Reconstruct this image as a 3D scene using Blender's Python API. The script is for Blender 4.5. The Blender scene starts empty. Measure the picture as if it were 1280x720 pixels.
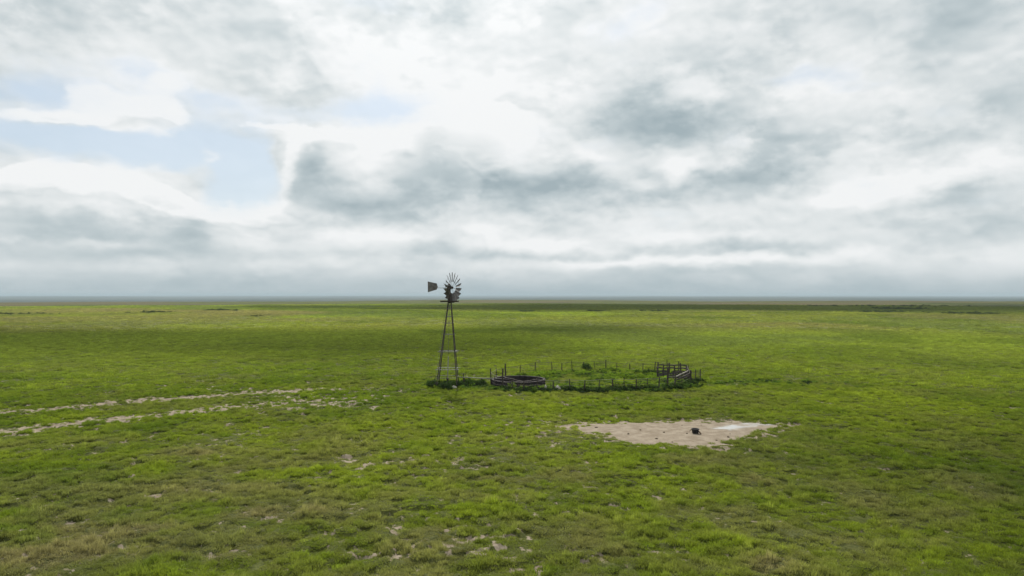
import bpy, math, random
import numpy as np
from mathutils import Vector, Matrix, Euler

random.seed(7)
rng = np.random.default_rng(11)
scene = bpy.context.scene
COL = scene.collection
R = math.radians

# ------------------------------------------------------------------ camera / scale
H = 8.7            # height of the drone above the ground, metres
F = 853.0          # focal length in photo pixels
HZ = 368.4         # eye level line in the photo

def g(px, py):
    """ground point (x, y) in metres seen at a photo position"""
    d = H * F / (py - HZ)
    return ((px - 640.0) * d / F, d)

SUN_EL, SUN_AZ = 42.0, -7.5       # azimuth measured from +Y towards +X

# ------------------------------------------------------------------ numpy noise
def _hash(ix, iy, seed):
    n = (ix.astype(np.int64) * 374761393 + iy.astype(np.int64) * 668265263 + seed * 974634777) & 0xFFFFFFFF
    n = ((n ^ (n >> 13)) * 1274126177) & 0xFFFFFFFF
    n = ((n ^ (n >> 16)) * 2246822519) & 0xFFFFFFFF
    return ((n ^ (n >> 15)) & 0xFFFFFF) / float(0xFFFFFF)

def vnoise(x, y, seed=0):
    fx = np.floor(x); fy = np.floor(y)
    tx = x - fx; ty = y - fy
    tx = tx * tx * tx * (tx * (tx * 6 - 15) + 10); ty = ty * ty * ty * (ty * (ty * 6 - 15) + 10)
    a = _hash(fx, fy, seed); b = _hash(fx + 1, fy, seed)
    c = _hash(fx, fy + 1, seed); d = _hash(fx + 1, fy + 1, seed)
    return (a + (b - a) * tx) * (1 - ty) + (c + (d - c) * tx) * ty

def fbm(x, y, size, octv=4, seed=0, gain=0.5):
    x = np.asarray(x, float) / size; y = np.asarray(y, float) / size
    t = 0; a = 1; s = 0
    for o in range(octv):
        t = t + a * vnoise(x, y, seed + o * 17); s += a; a *= gain
        x, y = (x * 0.8 - y * 0.6) * 2.03 + 13.7, (x * 0.6 + y * 0.8) * 2.03 - 7.1
    return t / s

def ss(a, b, x):
    t = np.clip((x - a) / (b - a), 0, 1)
    return t * t * (3 - 2 * t)

def seg_dist(x, y, pts):
    best = np.full(np.shape(x), 1e9)
    for (ax, ay), (bx, by) in zip(pts[:-1], pts[1:]):
        dx, dy = bx - ax, by - ay
        t = np.clip(((x - ax) * dx + (y - ay) * dy) / (dx * dx + dy * dy), 0, 1)
        best = np.minimum(best, np.hypot(x - ax - t * dx, y - ay - t * dy))
    return best

def in_poly(x, y, pts):
    """signed distance-like: positive inside"""
    inside = np.zeros(np.shape(x), bool)
    n = len(pts)
    for i in range(n):
        ax, ay = pts[i]; bx, by = pts[(i + 1) % n]
        c = ((ay > y) != (by > y)) & (x < (bx - ax) * (y - ay) / (by - ay + 1e-9) + ax)
        inside ^= c
    d = seg_dist(x, y, pts + [pts[0]])
    return np.where(inside, d, -d)

# ------------------------------------------------------------------ the lie of the land
PAN = [g(*p) for p in ((682, 528.5), (740, 527.5), (800, 526), (862, 523.3), (905, 525.5), (950, 526.5), (998, 530),
                       (970, 537.5), (935, 545), (912, 556), (880, 558.5), (845, 556), (800, 554), (768, 549), (740, 541))]
PUD = [g(*p) for p in ((884, 534), (905, 531), (930, 527.5), (962, 527), (958, 530), (930, 533), (905, 535.5))]
TRACK1 = [g(*p) for p in ((-160, 531), (0, 516), (60, 511), (130, 504), (220, 497), (300, 491), (400, 487), (480, 484))]
TRACK2 = [g(*p) for p in ((-160, 566), (0, 540), (50, 534), (110, 527), (200, 518), (270, 510), (335, 504))]
TANK_C, TANK_R = (0.62, 66.4), 2.60

RING = [g(614, 480.5), g(621, 474.5), g(632, 472), g(650, 470), g(669, 465), g(690, 464), g(702, 463.7), g(715, 463.5), g(729, 463.2), g(743, 463),
        g(757, 463), g(771, 463.3), g(787, 463.8), g(803, 464.3), g(818, 465.2),
        g(834, 466.5), g(848, 469), g(860, 475), g(862, 479),
        g(852, 484.5), g(843, 485.5), g(834, 486.3), g(823, 487), g(809, 487.6), g(795, 488), g(780, 488.3), g(765, 488.5), g(748, 488.8), g(730, 489),
        g(712, 489.2), g(692, 489.2), g(672, 489), g(654, 488.5), g(640, 487.5), g(628, 485.5), g(618, 483.5)]

def far_drop(r):
    return -24.0 * ss(900, 2600, r)

def height(x, y):
    x = np.asarray(x, float); y = np.asarray(y, float)
    r = np.hypot(x, y)
    z = far_drop(r)
    z = z + (fbm(x, y, 420, 3, 5) - 0.5) * 5.0 * ss(260, 1100, r)
    z = z + (fbm(x, y, 2600, 3, 9) - 0.5) * 34.0 * ss(2500, 9000, r)
    z = z + (fbm(x, y, 60, 2, 21) - 0.5) * 0.8 * ss(120, 300, r)
    near = 1 - ss(200, 420, r)
    flat = 1 - np.clip(ss(-0.8, 0.6, in_poly(x, y, PAN)), 0, 1) * 0.93
    b = fbm(x, y, 0.60, 3, 31)
    z = z + near * flat * (0.14 * ss(.40, .60, b) * (.4 + fbm(x, y, 3.2, 2, 35)) + 0.16 * (fbm(x, y, 4.5, 2, 37) - 0.5) - 0.10)
    z = z - 0.06 * near * (1 - flat)
    return z

def h1(x, y):
    return float(height(np.array([x]), np.array([y]))[0])

def dirt_mask(x, y):
    x = np.asarray(x, float); y = np.asarray(y, float)
    r = np.hypot(x, y)
    n1 = fbm(x, y, 1.1, 4, 41); n2 = fbm(x, y, 0.30, 3, 43); nb = fbm(x, y, 9, 3, 47)
    hol = ss(.40, .60, fbm(x, y, 0.60, 3, 31))
    nn = (n1 - 0.5) * 0.8 + (n2 - 0.5) * 2.2 - (hol - .5) * .30
    # bare pan
    pan = ss(-0.25, 0.35, in_poly(x, y, PAN) + .15 + nn * 1.5)
    # wheel tracks
    w1 = 1.3 * (1 - 0.55 * ss(-22, -10, x)); w2 = 1.3
    t1 = .95 * ss(-0.15, 0.25, w1 + nn * 1.8 - seg_dist(x, y, TRACK1))
    t1 *= 1 - 0.55 * ss(-18, -12, x)
    t2 = .95 * ss(-0.15, 0.25, w2 + nn * 1.8 - seg_dist(x, y, TRACK2))
    d = np.maximum(np.maximum(pan, t1), t2)
    # worn ground where the tracks run out and thin spots in the sward
    def patch(c, rx, ry, amt):
        q = ((x - c[0]) / rx) ** 2 + ((y - c[1]) / ry) ** 2
        return amt * np.exp(-q)
    thin = patch(g(420, 500), 5.5, 5.0, .58) + patch(g(390, 508), 3.5, 2.4, .2) + patch(g(585, 505), 2.2, 1.4, .22) \
        + patch(g(540, 574), 3.2, 1.6, .26) + patch(g(620, 590), 3.0, 1.2, .16) + patch(g(480, 578), 3, 1.4, .18) + patch(g(660, 690), 3.4, 2.2, .24) \
        + patch(g(500, 655), 1.6, 1.1, .24) + patch(g(480, 690), 1.8, .9, .26) + patch(g(740, 635), 2.0, .9, .2) \
        + patch(g(820, 553), 4.2, 1.0, .3) + patch(g(1185, 706), .8, .5, .4) + patch(g(590, 668), 1.6, 1.0, .22) \
        + patch(g(640, 540), 7, 3.4, .1) + patch(g(700, 500), 5, 1.4, .12) + patch(g(170, 560), 4, 2, .16)
    base = (nb - 0.5) * 0.5 * ss(0.42, 0.6, nb)
    left = 0.06 * (1 - ss(2, 14, x)) - 0.05 * ss(8, 18, x)
    d2 = ss(0.30, 0.50, thin * .74 + base + left + nn * 0.62 + 0.0)
    d2 = d2 * (1 - ss(75, 110, r)) * .85
    lush = ss(-0.5, 0.6, in_poly(x, y, RING))
    return np.clip(np.maximum(d, d2 * (1 - lush)), 0, 1)

def c3(r_, g_, b_):
    return np.array([r_, g_, b_])

def cover(x, y):
    """plant cover colour (albedo)"""
    x = np.asarray(x, float); y = np.asarray(y, float)
    r = np.hypot(x, y)
    a = fbm(x, y, 14, 4, 61)[..., None]; b = fbm(x, y, 2.6, 4, 67, .6)[..., None]; c = fbm(x, y, 0.7, 3, 71)[..., None]
    G0 = c3(0.112, 0.166, 0.017); G1 = c3(0.230, 0.281, 0.028); OL = c3(0.178, 0.188, 0.058); DR = c3(0.250, 0.215, 0.125)
    t = ss(0.25, 0.75, 0.5 * a + 0.35 * b + 0.25 * c - 0.05)
    col = G0 + (G1 - G0) * t
    o = ss(0.44, 0.66, fbm(x, y, 6, 4, 73) * .6 + c[..., 0] * .3 + .03)[..., None] * 0.6
    col = col + (OL - col) * o
    # dry, pinkish seed heads in patches on the near left
    def patch(cc, rx, ry, amt):
        return amt * np.exp(-(((x - cc[0]) / rx) ** 2 + ((y - cc[1]) / ry) ** 2))
    dry = patch(g(60, 690), 3.0, 1.3, .9) + patch(g(120, 660), 2.6, .9, .7) + patch(g(355, 640), 1.9, .8, .8) + patch(g(90, 595), 3, .8, .35) \
        + patch(g(260, 565), 2.6, 1.0, .5) + patch(g(610, 597), 1.6, .45, .6) + patch(g(930, 600), 1.2, .6, .45) + patch(g(660, 600), 1.0, .4, .3) \
        + patch(g(240, 610), 4.0, 1.0, .28) + patch(g(960, 705), .9, .6, .6) + patch(g(90, 555), 5, 2, .3) + patch(g(880, 708), .8, .5, .4)
    dn = ss(0.42, 0.72, fbm(x, y, 3.0, 4, 79) + 0.10 * (1 - ss(-8, 6, x)) - .03)
    dry = np.clip(dry * (0.35 + 1.1 * b[..., 0]) + 0.45 * dn * (1 - ss(30, 60, r)), 0, .85)
    col = col + (DR - col) * dry[..., None]
    # farther out: yellower, then tan, grey-green and painted cloud-shadow bands
    m = ss(60, 150, r)[..., None]
    r = r * (1 + .75 * (fbm(x, y * .8, 240, 4, 137) - .5))
    YG = c3(0.236, 0.262, 0.050); TAN = c3(0.29, 0.245, 0.115); DK = c3(0.100, 0.125, 0.028)
    A = fbm(x, y, 110, 4, 83)[..., None]
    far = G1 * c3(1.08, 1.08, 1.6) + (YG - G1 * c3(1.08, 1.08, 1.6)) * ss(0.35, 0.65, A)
    far = far + (DK - far) * ss(0.56, 0.74, fbm(x, y, 70, 4, 89))[..., None] * .45
    gg = ss(.48, .66, fbm(x + y * .3, y * .7, 34, 4, 141))[..., None] * .65
    far = far + (c3(.165, .205, .062) - far) * gg
    dg = ss(.54, .70, fbm(x, y * .8, 26, 4, 147))[..., None] * .6
    far = far + (c3(.125, .172, .026) - far) * dg
    tr = ss(.46, .62, fbm(x, y, 60, 4, 151)) * ss(170, 260, r) * (1 - ss(330, 400, r)) * ss(.05, .35, np.abs(x) / np.maximum(y, 1)) * .6
    far = far + (TAN * c3(.85, .9, .9) - far) * tr[..., None]
    sidew = ss(-.15, -.75, x / np.maximum(y, 1))          # more tan on the left
    tn = fbm(x, y, 160, 4, 97)
    far = far + (TAN - far) * (ss(0.50, 0.66, tn + 0.16 * sidew + .05 * ss(400, 900, r)) * ss(200, 420, r) * .8)[..., None]
    far = far + (DK * .9 - far) * (ss(330, 420, r) * (1 - ss(640, 720, r)) * ss(-140, 40, x) * .75)[..., None]  # dark strip on the right: cloud shadow put into the plant colour
    far = far + (TAN * .8 - far) * (ss(700, 760, r) * (1 - ss(960, 1040, r)) * .4 * ss(.35, .6, fbm(x, y, 500, 3, 131)))[..., None]
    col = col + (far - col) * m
    # beyond the rise
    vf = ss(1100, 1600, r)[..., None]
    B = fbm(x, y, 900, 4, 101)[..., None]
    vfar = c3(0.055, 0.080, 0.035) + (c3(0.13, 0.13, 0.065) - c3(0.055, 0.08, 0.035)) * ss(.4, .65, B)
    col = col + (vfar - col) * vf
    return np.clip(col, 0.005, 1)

# ------------------------------------------------------------------ helpers
def tag(o, label=None, cat=None, group=None, kind=None):
    if label: o['label'] = label
    if cat: o['category'] = cat
    if group: o['group'] = group
    if kind: o['kind'] = kind
    return o

def empty(name, loc=(0, 0, 0), rz=0.0):
    o = bpy.data.objects.new(name, None)
    COL.objects.link(o); o.location = loc; o.rotation_euler = (0, 0, rz)
    return o

class MB:
    def __init__(s): s.v = []; s.f = []
    def add(s, vs, fs):
        n = len(s.v); s.v += [tuple(p) for p in vs]; s.f += [tuple(i + n for i in f) for f in fs]; return s
    def bar(s, a, b, w, h=None, up=(0, 0, 1), taper=1.0):
        """box-section bar from a to b"""
        h = w if h is None else h
        a, b = Vector(a), Vector(b); d = (b - a).normalized(); u = Vector(up)
        if abs(d.dot(u)) > .98: u = Vector((0, 1, 0))
        x = d.cross(u).normalized(); z = x.cross(d).normalized()
        vs = []
        for p, k in ((a, 1.0), (b, taper)):
            for sx, sz in ((-1, -1), (1, -1), (1, 1), (-1, 1)):
                vs.append(p + x * sx * w / 2 * k + z * sz * h / 2 * k)
        return s.add(vs, [(0, 3, 2, 1), (4, 5, 6, 7), (0, 1, 5, 4), (1, 2, 6, 5), (2, 3, 7, 6), (3, 0, 4, 7)])
    def tube(s, pts, rad, n=8, caps=True, rads=None):
        pts = [Vector(p) for p in pts]
        base = len(s.v); ref = Vector((0, 0, 1))
        d0 = (pts[1] - pts[0]).normalized()
        if abs(d0.z) > .9: ref = Vector((0, 1, 0))
        for i, p in enumerate(pts):
            d = (pts[min(i + 1, len(pts) - 1)] - pts[max(i - 1, 0)]).normalized()
            x = d.cross(ref).normalized(); y = x.cross(d)
            r_ = rads[i] if rads else rad
            for k in range(n):
                a = 2 * math.pi * k / n
                s.v.append(tuple(p + (x * math.cos(a) + y * math.sin(a)) * r_))
        for i in range(len(pts) - 1):
            for k in range(n):
                a = base + i * n + k; b = base + i * n + (k + 1) % n
                s.f.append((a, b, b + n, a + n))
        if caps:
            s.f.append(tuple(base + k for k in range(n))[::-1])
            e = base + (len(pts) - 1) * n
            s.f.append(tuple(e + k for k in range(n)))
        return s
    def lathe(s, prof, n=40, c=(0, 0, 0), wob=0.0, seed=0, close=False):
        base = len(s.v); rr = random.Random(seed)
        ws = [1 + wob * (rr.random() - .5) for _ in range(n)]
        for (r_, z) in prof:
            for k in range(n):
                a = 2 * math.pi * k / n
                s.v.append((c[0] + r_ * ws[k] * math.cos(a), c[1] + r_ * ws[k] * math.sin(a), c[2] + z))
        m = len(prof)
        for i in range(m if close else m - 1):
            for k in range(n):
                a = base + i * n + k; b = base + i * n + (k + 1) % n
                j = ((i + 1) % m - i) * n
                s.f.append((a, b, b + j, a + j))
        return s
    def build(s, name, mat, parent=None, smooth=False, bevel=0.0):
        me = bpy.data.meshes.new(name); me.from_pydata(s.v, [], s.f); me.update()
        if smooth: me.polygons.foreach_set('use_smooth', [True] * len(me.polygons))
        me.materials.append(mat)
        o = bpy.data.objects.new(name, me); COL.objects.link(o)
        if parent: o.parent = parent
        if bevel:
            b = o.modifiers.new('bevel', 'BEVEL'); b.width = bevel; b.segments = 2; b.limit_method = 'ANGLE'
        return o

# ------------------------------------------------------------------ materials
def new_mat(name):
    m = bpy.data.materials.new(name); m.use_nodes = True
    nt = m.node_tree; nt.nodes.clear()
    return m, nt

class N:
    """tiny node-tree writer"""
    def __init__(s, nt): s.nt = nt
    def put(s, sock, v):
        if isinstance(v, bpy.types.NodeSocket): s.nt.links.new(v, sock)
        elif v is not None:
            sock.default_value = v
    def node(s, typ, **kw):
        n = s.nt.nodes.new(typ)
        for k, v in kw.items(): setattr(n, k, v)
        return n
    def math(s, op, a, b=None, c=None, clamp=False):
        n = s.node('ShaderNodeMath', operation=op); n.use_clamp = clamp
        for i, v in enumerate((a, b, c)):
            if v is not None: s.put(n.inputs[i], v)
        return n.outputs[0]
    def vmath(s, op, a, b=None, out=0):
        n = s.node('ShaderNodeVectorMath', operation=op)
        for i, v in enumerate((a, b)):
            if v is not None: s.put(n.inputs[i], v)
        return n.outputs[out]
    def noise(s, vec, scale, detail=4, rough=.5, dist=0.0, out=0, dim='3D'):
        n = s.node('ShaderNodeTexNoise', noise_dimensions=dim)
        if vec is not None: s.put(n.inputs['Vector'], vec)
        n.inputs['Scale'].default_value = scale; n.inputs['Detail'].default_value = detail
        n.inputs['Roughness'].default_value = rough; n.inputs['Distortion'].default_value = dist
        return n.outputs[out]
    def map(s, v, a, b, c=0.0, d=1.0, smooth=True):
        n = s.node('ShaderNodeMapRange'); n.interpolation_type = 'SMOOTHSTEP' if smooth else 'LINEAR'
        for i, q in enumerate((v, a, b, c, d)): s.put(n.inputs[i], q)
        return n.outputs[0]
    def mix(s, f, a, b, blend='MIX'):
        n = s.node('ShaderNodeMix', data_type='RGBA', blend_type=blend)
        s.put(n.inputs[0], f)
        for i, q in ((6, a), (7, b)):
            if isinstance(q, (tuple, list)) and len(q) == 3: q = (*q, 1)
            s.put(n.inputs[i], q)
        return n.outputs[2]
    def out(s, surf=None, vol=None, disp=None):
        o = s.node('ShaderNodeOutputMaterial')
        if surf: s.nt.links.new(surf, o.inputs['Surface'])
        if vol: s.nt.links.new(vol, o.inputs['Volume'])
    def bsdf(s, col, rough=.8, metal=0.0, normal=None, spec=.5):
        n = s.node('ShaderNodeBsdfPrincipled')
        if isinstance(col, (tuple, list)) and len(col) == 3: col = (*col, 1)
        s.put(n.inputs['Base Color'], col); s.put(n.inputs['Roughness'], rough); s.put(n.inputs['Metallic'], metal)
        s.put(n.inputs['Specular IOR Level'], spec)
        if normal is not None: s.nt.links.new(normal, n.inputs['Normal'])
        return n.outputs[0]
    def bump(s, h, strength=.3, dist=.02):
        n = s.node('ShaderNodeBump'); s.put(n.inputs['Height'], h)
        n.inputs['Strength'].default_value = strength; n.inputs['Distance'].default_value = dist
        return n.outputs[0]
    def attr(s, name, typ='GEOMETRY', out='Color'):
        n = s.node('ShaderNodeAttribute', attribute_name=name, attribute_type=typ)
        return n.outputs[out]
    def coord(s, out='Object'):
        return s.node('ShaderNodeTexCoord').outputs[out]

def mat_ground():
    m, nt = new_mat('prairie ground'); n = N(nt)
    P = n.coord('Object')
    cov = n.attr('cover'); dirt = n.attr('dirt', out='Fac'); wet = n.attr('wet', out='Fac'); far = n.attr('far', out='Fac')
    f1 = n.noise(P, 3.2, 6, .65); f2 = n.noise(P, 0.55, 5, .6); f3 = n.noise(P, 11.0, 4, .6)
    # sward: litter darkened as shade between tufts, and colour variation of the plants
    k = n.map(f1, .30, .70, .62, 1.28)
    k2 = n.map(f2, .32, .68, .80, 1.16)
    kk = n.math('MULTIPLY', k, k2)
    kf = n.node('ShaderNodeCombineXYZ'); 
    for i in range(3): n.put(kf.inputs[i], kk)
    veg = n.mix(1.0, cov, kf.outputs[0], 'MULTIPLY')
    litter_shade = n.mix(n.map(f3, .35, .65), (.030, .038, .010), (.075, .080, .026))  # kept dark so gaps between tufts look shaded
    veg = n.mix(n.math('MULTIPLY', n.map(far, 0, 1, .92, 0.0, False), n.map(f1, .25, .40)), veg, litter_shade)
    # soil
    s1 = n.noise(P, 1.4, 6, .6); s2 = n.noise(P, 9.0, 5, .7)
    soil = n.mix(n.map(s1, .35, .66), (.185, .150, .110), (.262, .222, .170))
    soil = n.mix(n.map(s2, .54, .68, 0, .65), soil, (.13, .105, .06))
    soil = n.mix(n.math('MULTIPLY', wet, n.map(n.noise(P, .9, 5, .65), .38, .58)), soil, (.31, .32, .32))  # whitish tone paints the puddle's sky reflection into the soil colour
    dd = n.math('ADD', dirt, n.map(f3, .3, .7, -.28, .28))
    dd = n.map(dd, .38, .62)
    col = n.mix(dd, veg, soil)
    bh = n.math('ADD', n.math('MULTIPLY', f1, 1.0), n.math('MULTIPLY', f3, .35))
    nb = n.bump(bh, .55, .06)
    rough = n.map(wet, .3, 1, .95, .45)
    b = n.bsdf(col, rough, 0, nb, n.map(wet, 0, 1, .04, .3))
    n.out(b); return m

def mat_grass(name, sat=1.0, trans=.45, attr=True, base=(.1, .17, .02)):
    m, nt = new_mat(name); n = N(nt)
    tint = n.attr('tint', 'INSTANCER') if attr else n.mix(0, (*base, 1), (0, 0, 0, 1))
    bl = n.attr('blade', out='Fac')
    k = n.map(bl, 0, 1, .72, 1.32, False)
    kf = n.node('ShaderNodeCombineXYZ')
    for i in range(3): n.put(kf.inputs[i], k)
    col = n.mix(1.0, tint, kf.outputs[0], 'MULTIPLY')
    d = n.node('ShaderNodeBsdfDiffuse'); n.put(d.inputs['Color'], col)
    t = n.node('ShaderNodeBsdfTranslucent'); n.put(t.inputs['Color'], n.mix(1, col, (1.15, 1.2, .75, 1), 'MULTIPLY'))
    gl = n.node('ShaderNodeBsdfGlossy'); gl.inputs['Roughness'].default_value = .55; gl.inputs['Color'].default_value = (.8, .85, .8, 1)
    x = n.node('ShaderNodeMixShader'); x.inputs[0].default_value = trans
    nt.links.new(d.outputs[0], x.inputs[1]); nt.links.new(t.outputs[0], x.inputs[2])
    y = n.node('ShaderNodeMixShader'); y.inputs[0].default_value = .008
    nt.links.new(x.outputs[0], y.inputs[1]); nt.links.new(gl.outputs[0], y.inputs[2])
    n.out(y.outputs[0]); return m

def mat_mottled(name, a, b, scale=6, rough=.8, metal=0.0, bump=.3, rust=None, dist=.01, thr=(.35, .65)):
    m, nt = new_mat(name); n = N(nt); P = n.coord('Object')
    f = n.noise(P, scale, 6, .65); f2 = n.noise(P, scale * 4.7, 4, .6)
    col = n.mix(n.map(f, *thr), a, b)
    if rust: col = n.mix(n.map(f2, .52, .66, 0, .85), col, rust)
    n.out(n.bsdf(col, n.map(f2, .3, .7, rough - .1, min(1, rough + .1)), metal, n.bump(f2, bump, dist), .5 if metal or rough < .8 else .08))
    return m

def mat_wood(name, a, b, rough=.85):
    m, nt = new_mat(name); n = N(nt); P = n.coord('Object')
    mp = n.node('ShaderNodeMapping'); n.put(mp.inputs['Vector'], P); mp.inputs['Scale'].default_value = (3, 3, .7)
    f = n.noise(mp.outputs[0], 9, 6, .7)
    col = n.mix(n.map(f, .35, .66), a, b)
    n.out(n.bsdf(col, rough, 0, n.bump(f, .5, .01), .2)); return m

M = dict(
    ground=mat_ground(),
    grass=mat_grass('grass blades'),
    weed=mat_grass('weed leaves', trans=.35),
    galv=mat_mottled('weathered galvanised steel', (.085, .085, .085), (.17, .17, .165), 5, .55, .55, .2, (.10, .055, .035)),
    blade=mat_mottled('dull sheet steel', (.10, .10, .10), (.19, .185, .18), 3, .6, .45, .2, (.13, .075, .05)),
    iron=mat_mottled('rusted angle iron', (.035, .032, .028), (.085, .070, .055), 4, .75, .3, .3, (.10, .05, .03)),
    girt=mat_mottled('pale galvanised bar', (.13, .13, .125), (.22, .215, .21), 4, .5, .4, .2),
    pipe=mat_mottled('pale steel pipe', (.14, .14, .12), (.22, .215, .195), 5, .6, .2, .2),
    concrete=mat_mottled('weathered concrete', (.020, .016, .017), (.042, .035, .036), 2.5, .9, 0, .5, (.018, .015, .015), .02),
    rim=mat_mottled('worn concrete rim', (.03, .026, .025), (.075, .068, .063), 3, .9, 0, .5, None, .02),
    mud=mat_mottled('dried tank mud', (.018, .014, .013), (.04, .032, .03), 2, .8, 0, .5, None, .02),
    post=mat_wood('grey weathered wood', (.030, .024, .018), (.075, .062, .050)),
    board=mat_wood('silvered board', (.030, .025, .022), (.085, .074, .066)),
    palewood=mat_wood('bleached pole', (.40, .36, .31), (.58, .53, .47)),
    wire=mat_mottled('rusty fence wire', (.09, .075, .06), (.16, .14, .12), 8, .7, .3, .1),
    rubber=mat_mottled('black rubber', (.010, .010, .011), (.020, .019, .020), 9, .75, 0, .2),
    rope=mat_mottled('frayed rope', (.10, .065, .04), (.17, .12, .08), 14, .9, 0, .4),
    stone=mat_mottled('pale stone', (.28, .27, .22), (.42, .40, .34), 5, .9, 0, .5, None, .02),
    darkstone=mat_mottled('dark clod', (.08, .065, .045), (.14, .115, .08), 8, .95, 0, .6, None, .02),
    stem=mat_mottled('brown stem', (.07, .055, .035), (.12, .095, .06), 9, .9),
)

# ------------------------------------------------------------------ ground sheet
def build_ground():
    core = np.arange(-46, 46.01, 0.115)
    out = np.concatenate([np.geomspace(46.4, 180, 60)])
    ang = np.radians(np.concatenate([-out[::-1][1:], core, out]))     # -180 .. 180 without a doubled seam
    r = [0.0]
    rs = [2.0]
    while rs[-1] < 15: rs.append(rs[-1] * 1.08)
    while rs[-1] < 22000:
        q = rs[-1]
        st = .0042 if q < 120 else (.0055 if q < 400 else (.012 if q < 3000 else .03))
        rs.append(q * (1 + st))
    rs = np.array(rs)
    A, Rr = np.meshgrid(ang, rs)
    X = Rr * np.sin(A); Y = Rr * np.cos(A)
    nr, na = X.shape
    x = np.concatenate([[0.0], X.ravel()]); y = np.concatenate([[0.0], Y.ravel()])
    z = height(x, y)
    co = np.stack([x, y, z], 1)
    i = np.arange(nr - 1)[:, None]; k = np.arange(na)[None, :]; k2 = (k + 1) % na
    q = np.stack([1 + i * na + k, 1 + (i + 1) * na + k, 1 + (i + 1) * na + k2, 1 + i * na + k2], -1).reshape(-1, 4)[:, ::-1]
    kk = np.arange(na)
    tri = np.stack([np.zeros(na, int), 1 + (kk + 1) % na, 1 + kk], 1)
    me = bpy.data.meshes.new('ground')
    me.vertices.add(len(co)); me.vertices.foreach_set('co', co.ravel())
    loops = np.concatenate([q.ravel(), tri.ravel()])
    me.loops.add(len(loops)); me.loops.foreach_set('vertex_index', loops.astype(np.int32))
    starts = np.concatenate([np.arange(len(q)) * 4, len(q) * 4 + np.arange(len(tri)) * 3])
    me.polygons.add(len(starts)); me.polygons.foreach_set('loop_start', starts.astype(np.int32))
    me.polygons.foreach_set('use_smooth', np.ones(len(starts), bool))
    me.update(calc_edges=True); me.validate()
    cv = np.ones((len(x), 4), np.float32); cv[:, :3] = cover(x, y) * (1 - .42 * ss(60, 200, np.hypot(x, y)) - .26 * ss(450, 650, np.hypot(x, y)))[:, None]  # farther cover darkened in place of the shade tufts cast on each other
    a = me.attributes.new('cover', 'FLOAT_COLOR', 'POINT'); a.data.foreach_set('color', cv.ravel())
    a = me.attributes.new('dirt', 'FLOAT', 'POINT'); a.data.foreach_set('value', dirt_mask(x, y).astype(np.float32))
    w = ss(-0.35, 0.4, in_poly(x, y, PUD) + (fbm(x, y, .8, 3, 303) - .5) * 1.2)
    a = me.attributes.new('wet', 'FLOAT', 'POINT'); a.data.foreach_set('value', w.astype(np.float32))
    a = me.attributes.new('far', 'FLOAT', 'POINT'); a.data.foreach_set('value', ss(60, 220, np.hypot(x, y)).astype(np.float32))
    me.materials.append(M['ground'])
    o = bpy.data.objects.new('ground', me); COL.objects.link(o)
    tag(o, 'wide green prairie ground with worn tan patches reaching the horizon', kind='structure')
    return o
build_ground()

# ------------------------------------------------------------------ tufts (prototypes for the grass and the weeds)
def tuft_mesh(name, mat, nb, rad, hgt, wid, lean=.5, seed=0, flop=.35):
    r_ = random.Random(seed); vs, fs, bl = [], [], []
    for i in range(nb):
        a = r_.random() * 6.283; q = rad * math.sqrt(r_.random())
        bx, by = q * math.cos(a), q * math.sin(a)
        oa = a + r_.gauss(0, .9); L = hgt * (.55 + .6 * r_.random()) * (1.15 - .5 * q / rad)
        ln = lean * (.3 + .9 * q / rad) * (.5 + r_.random())
        dx, dy = math.cos(oa) * ln, math.sin(oa) * ln
        wa = r_.random() * 3.14; wx, wy = math.cos(wa) * wid / 2, math.sin(wa) * wid / 2
        m1 = (bx + dx * L * .45, by + dy * L * .45, L * .62)
        tp = (bx + dx * L * (1.0 + flop), by + dy * L * (1.0 + flop), L * (1 - .25 * ln))
        n = len(vs)
        vs += [(bx - wx, by - wy, -.02), (bx + wx, by + wy, -.02), (m1[0] + wx * .8, m1[1] + wy * .8, m1[2]), (m1[0] - wx * .8, m1[1] - wy * .8, m1[2]), tp]
        fs += [(n, n + 1, n + 2, n + 3), (n + 3, n + 2, n + 4)]
        b = r_.random(); bl += [b] * 5
    me = bpy.data.meshes.new(name); me.from_pydata(vs, [], fs)
    at = me.attributes.new('blade', 'FLOAT', 'POINT'); at.data.foreach_set('value', bl)
    me.materials.append(mat); return bpy.data.objects.new(name, me)

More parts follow.
